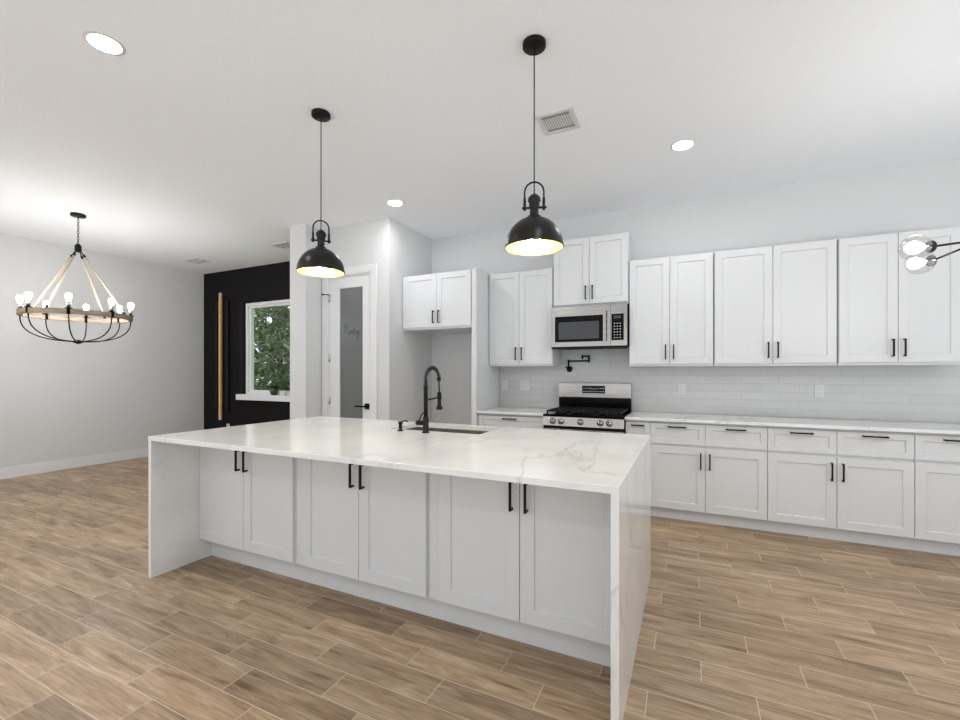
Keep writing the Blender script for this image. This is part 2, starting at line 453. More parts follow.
# window
wr = B()
fw = .045
for (x0, x1, z0, z1) in ((WX0, WX0+fw, WZ0, WZ1), (WX1-fw, WX1, WZ0, WZ1), (WX0+fw, WX1-fw, WZ1-fw, WZ1), (WX0+fw, WX1-fw, WZ0, WZ0+fw*.8)):
    box(wr, x0+.0005, x1-.0005, YB+.022, YB+.145, z0+.0005, z1-.0005, .003)
win = struct('window_1', wr, 'window', 'white framed window in the black wall', 'window')
b = B(); a0, a1, c0, c1 = WX0+fw, WX1-fw, WZ0+fw*.8, WZ1-fw; f2 = .032
for (x0, x1, z0, z1) in ((a0, a0+f2, c0, c1), (a1-f2, a1, c0, c1), (a0+f2, a1-f2, c1-f2, c1), (a0+f2, a1-f2, c0, c0+f2)):
    box(b, x0, x1, YB+.06, YB+.105, z0, z1, .003)
obj('window_sash', b, 'window', win)
obj('window_pane', bx(a0+f2, a1-f2, YB+.08, YB+.086, c0+f2, c1-f2), 'pane', win)
b = B(); box(b, -6.765, WX1+.13, YB-.075, YB-.001, WZ0-.092, WZ0, .004); box(b, WX0+.001, WX1-.001, YB-.002, YB+.021, WZ0-.092, WZ0)
struct('trim_2', b, 'window', 'white window sill below the window', 'sill')

# backsplash
b = B(); box(b, -2.056, 3.59, YB-.008, YB-.0005, .915, 1.394); box(b, -1.306, -.536, YB-.008, YB-.0005, 1.394, 1.99)
struct('wall_backsplash', b, 'tile', 'pale long subway tile backsplash above the back counter', 'backsplash')

# ------------------------------------------------------------------ cabinets
def bar_handle(parent, x, y, z, length=.14, vertical=True, name='handle'):
    """square bar pull with two posts; y is the front face it is screwed to"""
    b = B(); L = length/2; w = .0055
    if vertical:
        box(b, x-w, x+w, y-.034, y-.023, z-L, z+L, .001)
        for s in (-1, 1): box(b, x-w+.0005, x+w-.0005, y-.025, y+.001, z+s*(L-.006)-.0055, z+s*(L-.006)+.0055)
    else:
        box(b, x-L, x+L, y-.034, y-.023, z-w, z+w, .001)
        for s in (-1, 1): box(b, x+s*(L-.006)-.0055, x+s*(L-.006)+.0055, y-.025, y+.001, z-w+.0005, z+w-.0005)
    o = obj(name, b, 'black', parent); o['label'] = 'black bar pull'
    return o

def cabinet(name, label, x0, x1, yf, yb, z0, z1, doors=(), drawers=(), toe=None, group=None, stile=.062, cat='cabinet', body_z0=None):
    """yf: front plane of the doors.  doors: (xa, xb, za, zb, handle_x, handle_z), drawers: (xa, xb, za, zb)"""
    g = .0012
    ox, oy, oz = (x0+x1)/2, (yf+yb)/2, z0
    t = thing(name, label, cat, (ox, oy, oz), group)
    S = lambda bm: (bmesh.ops.translate(bm, verts=bm.verts, vec=(-ox, -oy, -oz)), bm)[1]
    bz = z0 if toe is None else toe[0]
    obj('body', S(bx(x0+g, x1-g, yf+.0205, yb-g, bz+g, z1-g)), 'cab', t)
    for xa, xb, za, zb, hx, hz in doors:
        d = obj('door', S(shaker(B(), xa+.0018, xb-.0018, za, zb, yf+.02, st=stile)), 'cab', t)
        if hx is not None: bar_handle(d, hx-ox, yf-oy, hz-oz)
    for xa, xb, za, zb in drawers:
        d = obj('drawer', S(shaker(B(), xa+.0015, xb-.0015, za, zb, yf+.02, st=.045)), 'cab', t)
        bar_handle(d, (xa+xb)/2-ox, yf-oy, zb-.027-oz, .15 if xb-xa > .25 else .11, False)
    if toe is not None:
        obj('toe_kick', S(bx(x0, x1, toe[1], toe[1]+.02, 0.0005, toe[0]-.0005)), 'cab', t)
    return t

YU, YD, WALL = 4.55, 4.27, YB-.001
HD = .035
def pair(xa, xm, xb, za, zb, hz):
    return [(xa, xm, za, zb, xm-HD, hz), (xm, xb, za, zb, xm+HD, hz)]
grp_u = 'white wall cabinets on the back wall'
def upper(label, xa, xm, xb, za, zb, yf=YU, yb=WALL):
    t = cabinet('wall_cabinet', label, xa, xb, yf, yb, za, zb, pair(xa+.004, xm, xb-.004, za+.022, zb-.004, za+.022+.115), group=grp_u)
    return t
upper('white two-door wall cabinet above the refrigerator nook', -3.019, -2.56, -2.122, 1.815, 2.445, yf=4.235)
upper('tall white two-door wall cabinet between the nook side panel and the microwave', -2.056, -1.69, -1.309, 1.395, 2.445)
upper('raised white two-door cabinet directly above the microwave', -1.305, -.923, -.537, 2.012, 2.725)
upper('white two-door wall cabinet just right of the microwave', -.533, -.163, .208, 1.385, 2.435)
upper('white two-door wall cabinet in the middle of the row right of the microwave', .212, .664, 1.115, 1.385, 2.435)
upper('white two-door wall cabinet behind the glass globe chandelier, farthest right', 1.119, 1.497, 1.872, 1.385, 2.435)
t = obj('refrigerator_panel', bx(-2.118, -2.060, 4.235, YB-.001, 0.001, 2.445, .002), 'cab')
tag(t, 'tall white end panel standing right of the refrigerator nook', 'panel')

grp_b = 'white base cabinets on the back wall'
DZ0, DZ1, DR0, DR1, HZ = .108, .664, .686, .869, .552
TOE = (.10, 4.335)
def base(label, xs, yb=WALL):
    dr = [(a, c_, DR0, DR1) for a, c_ in zip(xs, xs[1:])]
    if len(xs) == 2:
        dd = [(xs[0], xs[1], DZ0, DZ1, xs[1]-HD, HZ)]
    else:
        dd = pair(xs[0], xs[1], xs[2], DZ0, DZ1, HZ)
    return cabinet('base_cabinet', label, xs[0], xs[-1], YD, yb, 0, .888, dd, dr, toe=TOE, group=grp_b)
x0, x1 = -2.054, -1.322
cabinet('base_cabinet', 'white base cabinet with one wide drawer left of the range', x0-.002, x1+.002, YD, WALL, 0, .888,
        pair(x0, (x0+x1)/2, x1, DZ0, DZ1, HZ), [(x0, x1, DR0, DR1)], toe=TOE, group=grp_b)
base('narrow white base cabinet right beside the range', (-.531, -.3165))
base('white two-drawer base cabinet nearest the range on its right', (-.316, .130, .5865))
base('white two-drawer base cabinet in the middle of the row right of the range', (.587, 1.042, 1.4975))
base('white base cabinet at the right edge, cut off by the frame', (1.498, 1.954, 2.406))

# back countertops
t = obj('countertop', bx(-2.057, -1.317, 4.232, YB-.009, .889, .914, .003), 'quartz'); tag(t, 'short white stone countertop left of the range', 'countertop')
t = obj('countertop', bx(-.534, 2.43, 4.232, YB-.009, .889, .914, .003), 'quartz'); tag(t, 'long white stone countertop right of the range', 'countertop')

# ------------------------------------------------------------------ island
IX0, IX1, IY0, IY1, IZ, IT = -3.153, -.225, 1.634, 3.079, .914, .028
SX0, SX1, SY0, SY1 = -1.985, -1.255, 2.625, 2.985      # sink cut-out
isl = thing('island_countertop', 'large white veined stone island top with waterfall ends', 'countertop', ((IX0+IX1)/2, (IY0+IY1)/2, 0))
def IS(bm): bmesh.ops.translate(bm, verts=bm.verts, vec=-isl.location); return bm
b = B()
def rect(x0, x1, y0, y1, z): return [b.verts.new((x0, y0, z)), b.verts.new((x1, y0, z)), b.verts.new((x1, y1, z)), b.verts.new((x0, y1, z))]
e = .002
o0 = rect(IX0, IX1, IY0, IY1, IZ-IT); o1 = rect(IX0, IX1, IY0, IY1, IZ-e); o2 = rect(IX0+e, IX1-e, IY0+e, IY1-e, IZ)
i2 = rect(SX0, SX1, SY0, SY1, IZ); i0 = rect(SX0, SX1, SY0, SY1, IZ-IT)
for a, c_ in ((o0, o1), (o1, o2), (o2, i2), (i2, i0), (i0, o0)):
    for k in range(4): b.faces.new([a[k], a[(k+1) % 4], c_[(k+1) % 4], c_[k]])
obj('top', IS(b), 'quartz', isl)
obj('waterfall_panel', IS(bx(IX0, IX0+.03, IY0, IY1, .0005, IZ-IT-.0003, .001)), 'quartz', isl)
obj('waterfall_panel', IS(bx(IX1-.03, IX1, IY0, IY1, .0005, IZ-IT-.0003, .001)), 'quartz', isl)
IYF, IYB = 1.94, 2.54
ITOE = (.142, 2.03)
iz0, iz1 = .150, .872
IH = .745
def island_cab(label, x0, x1, doors):
    t = cabinet('island_cabinet', label, x0, x1, IYF, IYB, 0, IZ-IT-.001, doors, toe=ITOE, group='white island cabinets facing the camera', stile=.068)
    return t
island_cab('white two-door island cabinet beside the left waterfall end', IX0+.031, -2.1954,
           [(-3.121, -2.655, iz0, iz1, -2.655-.037, IH), (-2.655, -2.202, iz0, iz1, -2.655+.037, IH)])
island_cab('white two-door island cabinet in the middle of the island', -2.195, -1.2324,
           [(-2.125, -1.685, iz0, iz1, -1.685-.037, IH), (-1.685, -1.236, iz0, iz1, -1.685+.037, IH)])
island_cab('white two-door island cabinet beside the right waterfall end', -1.232, IX1-.031,
           [(-1.160, -.718, iz0, iz1, -.718-.037, IH), (-.718, -.262, iz0, iz1, -.718+.037, IH)])
# cabinets on the working side, carrying the sink
x_ = (-3.12, -2.03, -1.21, -.258)
for (a, c_), lab in zip(zip(x_, x_[1:]), ('white island cabinet on the far side, left of the sink', 'white sink cabinet on the far side of the island', 'white island cabinet on the far side, right of the sink')):
    b = B()
    for (p0, p1, q0, q1) in ((a+.001, a+.02, 2.545, 3.04), (c_-.02, c_-.001, 2.545, 3.04), (a+.02, c_-.02, 2.545, 2.56), (a+.02, c_-.02, 3.022, 3.04)):
        box(b, p0, p1, q0, q1, .001, IZ-IT-.002)
    box(b, a+.02, c_-.02, 2.56, 3.022, .1, .12)
    tag(obj('island_cabinet', b, 'cab'), lab, 'cabinet')

# sink
b = B(); zt_ = IZ-IT-.002; zb_ = .69; w = .012
r0 = rect(SX0-w, SX1+w, SY0-w, SY1+w, zt_); r1 = rect(SX0+.002, SX1-.002, SY0+.002, SY1-.002, zt_)
r2 = rect(SX0+.006, SX1-.006, SY0+.006, SY1-.006, zb_+.03); r3 = rect(SX0+.03, SX1-.03, SY0+.03, SY1-.03, zb_)
q3 = rect(SX0-w, SX1+w, SY0-w, SY1+w, zb_-.004)
for a, c_ in ((r0, r1), (r1, r2), (r2, r3), (q3, r0)):
    for k in range(4): b.faces.new([a[k], a[(k+1) % 4], c_[(k+1) % 4], c_[k]])
b.faces.new(r3); b.faces.new(q3[::-1])
sink = thing('sink', 'undermount stainless steel sink in the island top', 'sink', (0, 0, 0))
obj('basin', b, 'sinksteel', sink)
b = B(); lathe(b, [(.045, 0), (.045, .004), (.035, .005), (.0, .003)], ((SX0+SX1)/2, (SY0+SY1)/2, zb_+.0005), seg=24)
obj('drain', b, 'chrome', sink)

# faucet
fx_, fy_ = -1.620, 2.540
fau = thing('faucet', 'matt black spring neck kitchen faucet beside the sink', 'faucet', (fx_, fy_, IZ))
b = B(); lathe(b, [(.026, 0), (.026, .006), (.020, .010), (.020, .104), (.0165, .108)], seg=24)
obj('base', b, 'black', fau)
b = B(); lathe(b, [(.014, .108), (.014, .30), (.0155, .302), (.0155, .322), (.010, .324)], seg=20)
obj('column', b, 'black', fau)
def arc(t):   # hose centre line, t in 0..1
    R = .088
    if t < .25: return Vector((0, 0, .30+t/.25*.060))
    if t < .80:
        a = (t-.25)/.55*PI*.93
        return Vector((0, R-R*math.cos(a), .360+R*math.sin(a)*.95))
    a = PI*.93; p = Vector((0, R-R*math.cos(a), .360+R*math.sin(a)*.95)); u = (t-.8)/.2
    return p+Vector((0, .006*u, -.115*u))
b = B(); tube(b, [arc(i/60) for i in range(61)], .0050, 10)
obj('hose', b, 'black', fau)
b = B(); N = 620; pts = []
for i in range(N+1):
    t = .04+.78*i/N; p = arc(t); q = (arc(t+.004)-p).normalized()
    n1 = Vector((1, 0, 0)); n2 = q.cross(n1); a = 2*PI*23*i/N
    pts.append(p+(n1*math.cos(a)+n2*math.sin(a))*.0125)
tube(b, pts, .0022, 5)
obj('spring', b, 'black', fau)
he = arc(.82)
b = B(); cyl(b, he+Vector((0, 0, .012)), he-Vector((0, 0, .016)), .0145, 16)
obj('spring_collar', b, 'black', fau)
hy = arc(1.0).y; hz_ = arc(1.0).z
b = B(); lathe(b, [(.0, -.118), (.021, -.118), (.023, -.113), (.023, -.101), (.0145, -.092), (.0135, -.02), (.0155, -.016), (.0155, .004), (.006, .008)], (0, hy, hz_), seg=20)
obj('spray_head', b, 'black', fau)
b = B(); tube(b, [(0, .008, .222), (0, hy-.016, .232)], .0055, 8); lathe(b, [(.019, -.008), (.019, .008)], (0, hy, .232), seg=18)
obj('support_arm', b, 'black', fau)
b = B(); cyl(b, (-.015, 0, .066), (-.072, -.004, .066), .0165, 18); tube(b, [(-.052, -.004, .083), (-.030, -.012, .115), (-.008, -.020, .138)], .005, 8)
obj('lever', b, 'black', fau)

sd = thing('soap_dispenser', 'small black soap dispenser left of the faucet', 'dispenser', (-1.833, 2.545, IZ))
b = B(); lathe(b, [(.024, 0), (.024, .004), (.012, .007), (.0125, .050), (.016, .052), (.016, .066), (.0, .068)], seg=20)
obj('pump_body', b, 'black', sd)
b = B(); tube(b, [(0, 0, .062), (.012, .03, .068), (.018, .052, .066), (.022, .062, .058)], .0048, 8)
obj('spout', b, 'black', sd)

# ------------------------------------------------------------------ range
rg = thing('range', 'stainless steel gas range with black cooktop', 'range', (-.9255, 4.54, 0))
RX0, RX1 = -1.3135, -.5375
def RS(bm): bmesh.ops.translate(bm, verts=bm.verts, vec=-rg.location); return bm
b = B(); box(b, RX0, RX1, 4.245, 4.862, .09, .800); box(b, RX0+.03, RX1-.03, 4.28, 4.84, .001, .09)
obj('body', RS(b), 'black', rg)
b = B()     # slightly raked control panel
v = [(RX0, 4.205, .805), (RX1, 4.205, .805), (RX1, 4.222, .890), (RX0, 4.222, .890)]
f0 = [b.verts.new(p) for p in v]; f1 = [b.verts.new((p[0], 4.30, p[2])) for p in v]
b.faces.new(f0); b.faces.new(f1[::-1])
for k in range(4): b.faces.new([f0[k], f1[k], f1[(k+1) % 4], f0[(k+1) % 4]])
cp = obj('control_panel', RS(b), 'steel', rg)
for kx in (-1.212, -1.128, -.938, -.752, -.668):
    b = B(); ax = (0, -1, .2)
    lathe(b, [(.030, 0), (.030, .006), (.024, .009), (.022, .030), (.0, .032)], (kx, 4.2135, .848), ax, 20)
    k_ = obj('knob', RS(b), 'steel', cp)
    b = B(); box(b, kx-.004, kx+.004, 4.178, 4.190, .832, .874)
    obj('knob_grip', RS(b), 'chrome', k_)
obj('cooktop', RS(bx(RX0, RX1, 4.222, 4.80, .8915, .914, .004)), 'gloss', rg)
obj('cooktop_side_rail', RS(bx(RX0, RX1, 4.30, 4.80, .802, .891)), 'black', rg)
for gx0, gx1 in ((RX0+.03, -1.065), (-1.055, -.795), (-.785, RX1-.03)):
    b = B(); y0, y1, z = 4.245, 4.770, .936
    for x in (gx0, gx1-.014): box(b, x, x+.014, y0, y1, z, z+.014)
    for y in (y0, (y0+y1)/2-.007, y1-.014): box(b, gx0, gx1, y, y+.014, z, z+.014)
    xm = (gx0+gx1)/2
    box(b, xm-.006, xm+.006, y0, y1, z+.001, z+.014)
    for yy in (y0+.13, y1-.13): box(b, gx0+.02, gx1-.02, yy-.006, yy+.006, z+.001, z+.014)
    for x in (gx0, gx1-.014):
        for y in (y0, y1-.014): box(b, x, x+.014, y, y+.014, .9145, z)
    obj('grate', RS(b), 'iron', rg)
for bx_, by_ in ((-1.175, 4.375), (-1.175, 4.64), (-.925, 4.51), (-.675, 4.375), (-.675, 4.64)):
    b = B(); lathe(b, [(.055, 0), (.055, .006), (.040, .008), (.040, .018), (.0, .019)], (bx_, by_, .9145), seg=20)
    obj('burner', RS(b), 'iron', rg)
obj('backguard_base', RS(bx(RX0+.004, RX1-.004, 4.803, 4.862, .86, 1.050)), 'gloss', rg)
b = B(); box(b, RX0+.002, RX1-.002, 4.785, 4.866, 1.052, 1.212, .006)
bgd = obj('backguard', RS(b), 'steel', rg)
obj('display_frame', RS(bx(-1.058, -.790, 4.780, 4.786, 1.088, 1.196, .002)), 'steel', bgd)
dsp = obj('display', RS(bx(-1.045, -.803, 4.777, 4.7815, 1.102, 1.184, .001)), 'gloss', bgd)
b = B()
for i in range(9):
    for j, z in enumerate((1.122, 1.155)):
        if j and 3 <= i <= 5: continue
        x = -1.025+i*.0255
        box(b, x-.006, x+.006, 4.7762, 4.7768, z-.004, z+.004)
box(b, -.960, -.888, 4.7762, 4.7768, 1.147, 1.151); box(b, -.960, -.956, 4.7762, 4.7768, 1.147, 1.170)
obj('display_marking', RS(b), 'button', bgd)
od = obj('oven_door', RS(bx(RX0+.003, RX1-.003, 4.20, 4.243, .235, .775, .004)), 'steel', rg)
obj('oven_window', RS(bx(RX0+.10, RX1-.10, 4.197, 4.2005, .36, .66)), 'gloss', od)
b = B(); tube(b, [(RX0+.06, 4.150, .755), (RX1-.06, 4.150, .755)], .011, 12)
for x in (RX0+.09, RX1-.09): cyl(b, (x, 4.15, .755), (x, 4.2, .755), .008, 10)
obj('oven_handle', RS(b), 'steel', od)
obj('warming_drawer', RS(bx(RX0+.003, RX1-.003, 4.205, 4.243, .10, .225, .003)), 'steel', rg)

# ------------------------------------------------------------------ microwave
mw = thing('microwave', 'stainless steel microwave mounted over the range', 'microwave', (-.92, 4.66, 1.575))
def MS(bm): bmesh.ops.translate(bm, verts=bm.verts, vec=-mw.location); return bm
MX0, MX1, MZ0, MZ1 = -1.301, -.541, 1.570, 2.006
obj('body', MS(bx(MX0+.003, MX1-.003, 4.506, YB-.0085, MZ0+.012, MZ1)), 'gloss', mw)
dr = obj('door', MS(bx(MX0, -.700, 4.475, 4.505, MZ0+.02, MZ1, .003)), 'steel', mw)
wn_ = obj('door_glass', MS(bx(-1.262, -.772, 4.4725, 4.4755, 1.640, 1.905, .001)), 'gloss', dr)
obj('window_screen', MS(bx(-1.222, -.810, 4.4718, 4.4724, 1.668, 1.845)), 'screen', dr)
b = B(); box(b, -.764, -.736, 4.435, 4.452, 1.640, 1.945, .004)
for z in (1.66, 1.925): box(b, -.758, -.742, 4.45, 4.476, z-.012, z+.012)
obj('handle', MS(b), 'steel', dr)
cpn = obj('control_panel', MS(bx(-.698, MX1, 4.475, 4.505, MZ0+.02, MZ1, .003)), 'steel', mw)
kp = obj('keypad', MS(bx(-.690, -.573, 4.4725, 4.4755, 1.645, 1.905, .001)), 'gloss', cpn)
for i in range(3):
    for j in range(6):
        x, z = -.660+i*.027, 1.670+j*.028
        o = obj('keypad_button', MS(bx(x-.006, x+.006, 4.4718, 4.4724, z-.004, z+.004)), 'button', cpn)
obj('clock_display', MS(bx(-.668, -.600, 4.4718, 4.4724, 1.858, 1.888)), 'screen', cpn)
b = B()
for i in range(3): box(b, MX0+.05+i*.235, MX0+.25+i*.235, 4.52, 4.76, MZ0+.004, MZ0+.0115)
obj('grease_filter', MS(b), 'iron', mw)
obj('bottom_trim', MS(bx(MX0, MX1, 4.478, 4.505, MZ0, MZ0+.0185, .002)), 'black', mw)

# ------------------------------------------------------------------ pot filler
pf = thing('pot_filler', 'black folding pot filler tap on the wall above the range', 'tap', (-1.205, YB-.009, 1.365))
b = B(); lathe(b, [(.034, 0), (.034, .006), (.028, .012), (.016, .014), (.016, .05)], (0, 0, 0), (0, -1, 0), 22)
obj('wall_flange', b, 'black', pf)
b = B(); cyl(b, (0, -.05, -.02), (0, -.05, .105), .011, 14); cyl(b, (0, -.05, .088), (.225, -.055, .088), .0085, 14)
obj('arm', b, 'black', pf)
b = B(); cyl(b, (.225, -.055, .070), (.225, -.055, .150), .011, 14); cyl(b, (.225, -.06, .138), (.165, -.11, .138), .0085, 12); cyl(b, (.165, -.11, .150), (.165, -.11, .105), .010, 12)
obj('spout', b, 'black', pf)
b = B(); cyl(b, (0, -.05, .02), (-.028, -.085, .02), .006, 10)
obj('lever', b, 'black', pf)

# ------------------------------------------------------------------ outlets and switches
def outlet(label, kind, p, facing='-y', gang=1, group=None, cat='outlet'):
    t = thing('wall_outlet' if kind != 'switch' else 'light_switch', label, cat, p, group)
    w_ = .036+.023*(gang-1)
    def P(x0, x1, d0, d1, z0, z1, bev=0):
        if facing == '-y': return bx(x0, x1, -d1, -d0, z0, z1, bev=bev)
        return bx(d0, d1, x0, x1, z0, z1, bev=bev)
    obj('cover_plate', P(-w_, w_, 0, .006, -.058, .058, .002), 'plate', t)
    for g in range(gang):
        c0 = (g-(gang-1)/2)*.046
        obj('outline', P(c0-.0185, c0+.0185, .0055, .0064, -.0355, .0355), 'plategap', t)
        i = obj('insert', P(c0-.017, c0+.017, .006, .0085, -.034, .034, .001), 'plate', t)
        if kind == 'outlet':
            for s in (-1, 1):
                for q in (-.006, .006):
                    obj('slot', P(c0+q-.0012, c0+q+.0012, .0084, .0088, s*.018-.005, s*.018+.005), 'slot', i)
    return t
YT = YB-.0085
outlet('single white switch plate on the backsplash, just right of the range', 'switch', (-.06, YT, 1.159), cat='switch')
outlet('white outlet on the backsplash under the middle wall cabinets', 'outlet', (1.063, YT, 1.159))
outlet('narrow white switch plate on the backsplash beside the tall end panel', 'switch', (-1.985, YT, 1.176), cat='switch')
outlet('double white outlet plate on the backsplash left of the range', 'outlet', (-1.735, YT, 1.178), gang=2)
outlet('white outlet on the wall inside the refrigerator nook', 'outlet', (-2.57, YB-.0005, 1.169))
outlet('white outlet low on the plain left wall', 'outlet', (XW+.0005, 3.70, .403), facing='+x')
outlet('white outlet low on the black wall under the gold bar', 'outlet', (-7.06, YB-.0005, .40))

# ------------------------------------------------------------------ black wall: gold bar and black strips
b = B(); box(b, -7.236, -7.188, YB-.055, YB-.020, .545, 2.665, .003)
t = thing('wall_bar', 'tall slim gold bar on the black wall left of the window', 'wall bar', (0, 0, 0))
obj('bar', b, 'brass', t)
b = B(); box(b, -7.232, -7.192, YB-.052, YB-.023, .520, .5445); box(b, -7.232, -7.192, YB-.052, YB-.023, 2.6655, 2.685)
obj('end_cap', b, 'plate', t)
b = B()
for z in (.8, 2.45): box(b, -7.228, -7.196, YB-.0205, YB-.0005, z-.03, z+.03)
obj('bracket', b, 'black', t)
for x, lab in ((-7.335, 'black vertical wall strip left of the gold bar'), (-7.06, 'black vertical wall strip right of the gold bar')):
    tag(obj('wall_strip', bx(x-.035, x+.035, YB-.03, YB-.0005, .68, 2.54, .002), 'black'), lab, 'wall strip')
tag(obj('window_side_trim', bx(-6.745, WX0-.002, YB-.022, YB-.0005, WZ0+.001, 2.50, .002), 'black'), 'black flat board along the left side of the window', 'trim board')

# plants on the sill
def leaf(bm, base, direc, length, width, droop=.3, n=5):
    d = Vector(direc).normalized(); side = d.cross(Vector((0, 0, 1)))
    side = Vector((1, 0, 0)) if side.length < 1e-3 else side.normalized()
    prev = None
    for i in range(n+1):
        t = i/n; c_ = Vector(base)+d*length*t+Vector((0, 0, -droop*length*t*t))
        w_ = width*math.sin(PI*min(1, .08+t*.92))*.5
        a, b_ = bm.verts.new(c_-side*w_), bm.verts.new(c_+side*w_)
        if prev: f = bm.faces.new([prev[0], prev[1], b_, a]); f.smooth = True
        prev = (a, b_)
pl = thing('potted_plant', 'small leafy plant in an olive green pot on the window sill', 'plant', (-5.915, YB-.030, .9685))
b = B(); lathe(b, [(.0, 0), (.042, 0), (.060, .05), (.068, .105), (.064, .108), (.058, .095), (.0, .09)], seg=24)
obj('pot', b, 'pot', pl)
b = B(); rnd = random.Random(3)
for i in range(34):
    a = rnd.uniform(0, 2*PI); u = rnd.uniform(.5, 1.4)
    leaf(b, (rnd.uniform(-.03, .03), rnd.uniform(-.03, .03), .09), (math.cos(a), math.sin(a)*.6, u), rnd.uniform(.08, .14), rnd.uniform(.04, .065), rnd.uniform(.1, .5))
obj('foliage', b, 'houseleaf', pl)
pl = thing('potted_plant', 'upright spear leaved plant in a white pot on the window sill', 'plant', (-5.715, YB-.028, .9685))
b = B(); lathe(b, [(.0, 0), (.034, 0), (.042, .05), (.046, .075), (.042, .076), (.038, .068), (.0, .065)], seg=24)
obj('pot', b, 'whitepot', pl)
b = B()
for i in range(12):
    a = rnd.uniform(0, 2*PI); u = rnd.uniform(1.5, 4)
    leaf(b, (rnd.uniform(-.02, .02), rnd.uniform(-.02, .02), .066), (math.cos(a), math.sin(a)*.6, u+2.5), rnd.uniform(.16, .30), rnd.uniform(.025, .04), .15)
obj('foliage', b, 'houseleaf', pl)

# ------------------------------------------------------------------ pendants
def pendant(label, x, y, zr=2.008):
    t = thing('pendant_lamp', label, 'pendant lamp', (x, y, ZC), 'black dome pendants above the island')
    z = zr-ZC
    R = .152; H = .158
    b = B(); lathe(b, [(.0, -.026), (.057, -.026), (.061, -.022), (.061, -.0005)], seg=36)
    can_ = obj('canopy', b, 'black', t)
    b = B()
    for a in (.3, .3+PI): lathe(b, [(.007, 0), (.006, .003), (.0, .005)], (.04*math.cos(a), .04*math.sin(a), -.026), (0, 0, -1), 10)
    obj('screw', b, 'iron', can_)
    b = B(); cyl(b, (0, 0, -.026), (0, 0, z+.27), .0032, 10)
    obj('cord', b, 'black', t)
    n = 18; out = []; inn = []
    for i in range(n+1):
        a = PI/2*i/n
        out.append((R*math.cos(a) if i < n else 0, z+.004+H*math.sin(a)))
        inn.append(((R-.004)*math.cos(a) if i < n else 0, z+.004+(H-.004)*math.sin(a)))
    b = B(); lathe(b, [(R-.003, z), (R+.003, z), (R+.003, z+.006)]+out[1:], seg=48, cap0=False, cap1=False)
    sh = obj('shade', b, 'bronze', t)
    b = B(); lathe(b, [(R-.003, z+.0003)]+inn, seg=48, cap0=False, cap1=False)
    li = obj('shade_lining', b, 'lining', sh); li['label'] = 'warm gold inside of the shade'
    zt = z+H
    b = B(); lathe(b, [(.036, zt-.004), (.036, zt+.008), (.024, zt+.012), (.022, zt+.058), (.027, zt+.062), (.027, zt+.078), (.034, zt+.090), (.032, zt+.106), (.020, zt+.120), (.008, zt+.126), (.0, zt+.14)], seg=24)
    obj('socket_cap', b, 'bronze', t)
    b = B(); pts = [(-.05, 0, zt+.05), (-.05, 0, zt+.13)]
    for i in range(9):
        a = PI-PI*i/8; pts.append((.05*math.cos(a), 0, zt+.14+.05*math.sin(a)))
    pts += [(.05, 0, zt+.13), (.05, 0, zt+.05)]
    tube(b, pts, .005, 8)
    for s in (-1, 1): cyl(b, (s*.05, 0, zt+.042), (s*.05, 0, zt+.105), .0075, 10); cyl(b, (s*.022, 0, zt+.055), (s*.064, 0, zt+.055), .006, 10)
    yk = obj('yoke', b, 'bronze', t); yk.rotation_euler = (0, 0, math.atan2(-x, y))
    b = B(); lathe(b, [(.0, z+.012), (.022, z+.020), (.031, z+.040), (.029, z+.062), (.016, z+.090), (.014, z+.12), (.0, z+.121)], seg=20)
    obj('bulb', b, 'pbulb', t)
    return t
pendant('black dome pendant lamp on the left, above the far end of the island', -2.222, 2.19, 1.995)
pendant('black dome pendant lamp on the right, in front of the ceiling vent', -.734, 2.205, 1.980)

# ------------------------------------------------------------------ recessed lights
def downlight(label, x, y):
    t = thing('recessed_light', label, 'ceiling light', (x, y, ZC), 'recessed ceiling lights')
    b = B(); lathe(b, [(.070, -.0035), (.086, -.002), (.088, -.0003), (.070, -.0003)], seg=40, cap0=False, cap1=False)
    obj('trim_ring', b, 'plate', t)
    b = B(); lathe(b, [(.0, -.0025), (.0695, -.0025), (.0695, -.0004), (.0, -.0004)], seg=40)
    obj('lens', b, 'can', t)
downlight('round recessed ceiling light nearest the camera, upper left', -2.78, 1.235)
downlight('round recessed ceiling light in front of the pantry corner', -2.71, 3.672)
downlight('round recessed ceiling light over the right-hand back counter', -.04, 3.68)

for x, y in ((-.04, 1.235), (-2.78, -1.2), (-.04, -1.2), (-5.0, .25), (-5.3, -1.3), (-6.3, -.6), (-6.3, .9)):  # unseen lights added off camera to brighten the room and left wall
    downlight('added unseen fill light shaped as a recessed ceiling light, outside the camera view', x, y)

# ------------------------------------------------------------------ ceiling vents
def vent(label, x, y, sx, sy, n):
    t = thing('ceiling_vent', label, 'vent', (x, y, ZC), 'ceiling air vents')
    a, c_ = sx/2, sy/2; f = .03
    b = B()
    for (x0, x1, y0, y1) in ((-a, a, -c_, -c_+f), (-a, a, c_-f, c_), (-a, -a+f, -c_+f, c_-f), (a-f, a, -c_+f, c_-f)):
        box(b, x0, x1, y0, y1, -.010, -.0005, .002)
    obj('frame', b, 'plate', t)
    obj('backing', bx(-a+f, a-f, -c_+f, c_-f, -.0018, -.0006), 'ventdark', t)
    b = B(); w_ = sx-2*f
    for i in range(n):
        xx = -w_/2+(i+.5)*w_/n
        box(b, xx-w_/n*.28, xx+w_/n*.28, -c_+f+.035, c_-f-.035, -.009, -.003)
    obj('louver', b, 'louver', t)
vent('white square ceiling vent beside the right pendant', -.812, 2.962, .255, .262, 12)
vent('white ceiling vent near the left wall corner', -6.88, 4.245, .30, .22, 8)
vent('white ceiling vent beside the pantry wall end', -4.96, 4.245, .30, .22, 8)

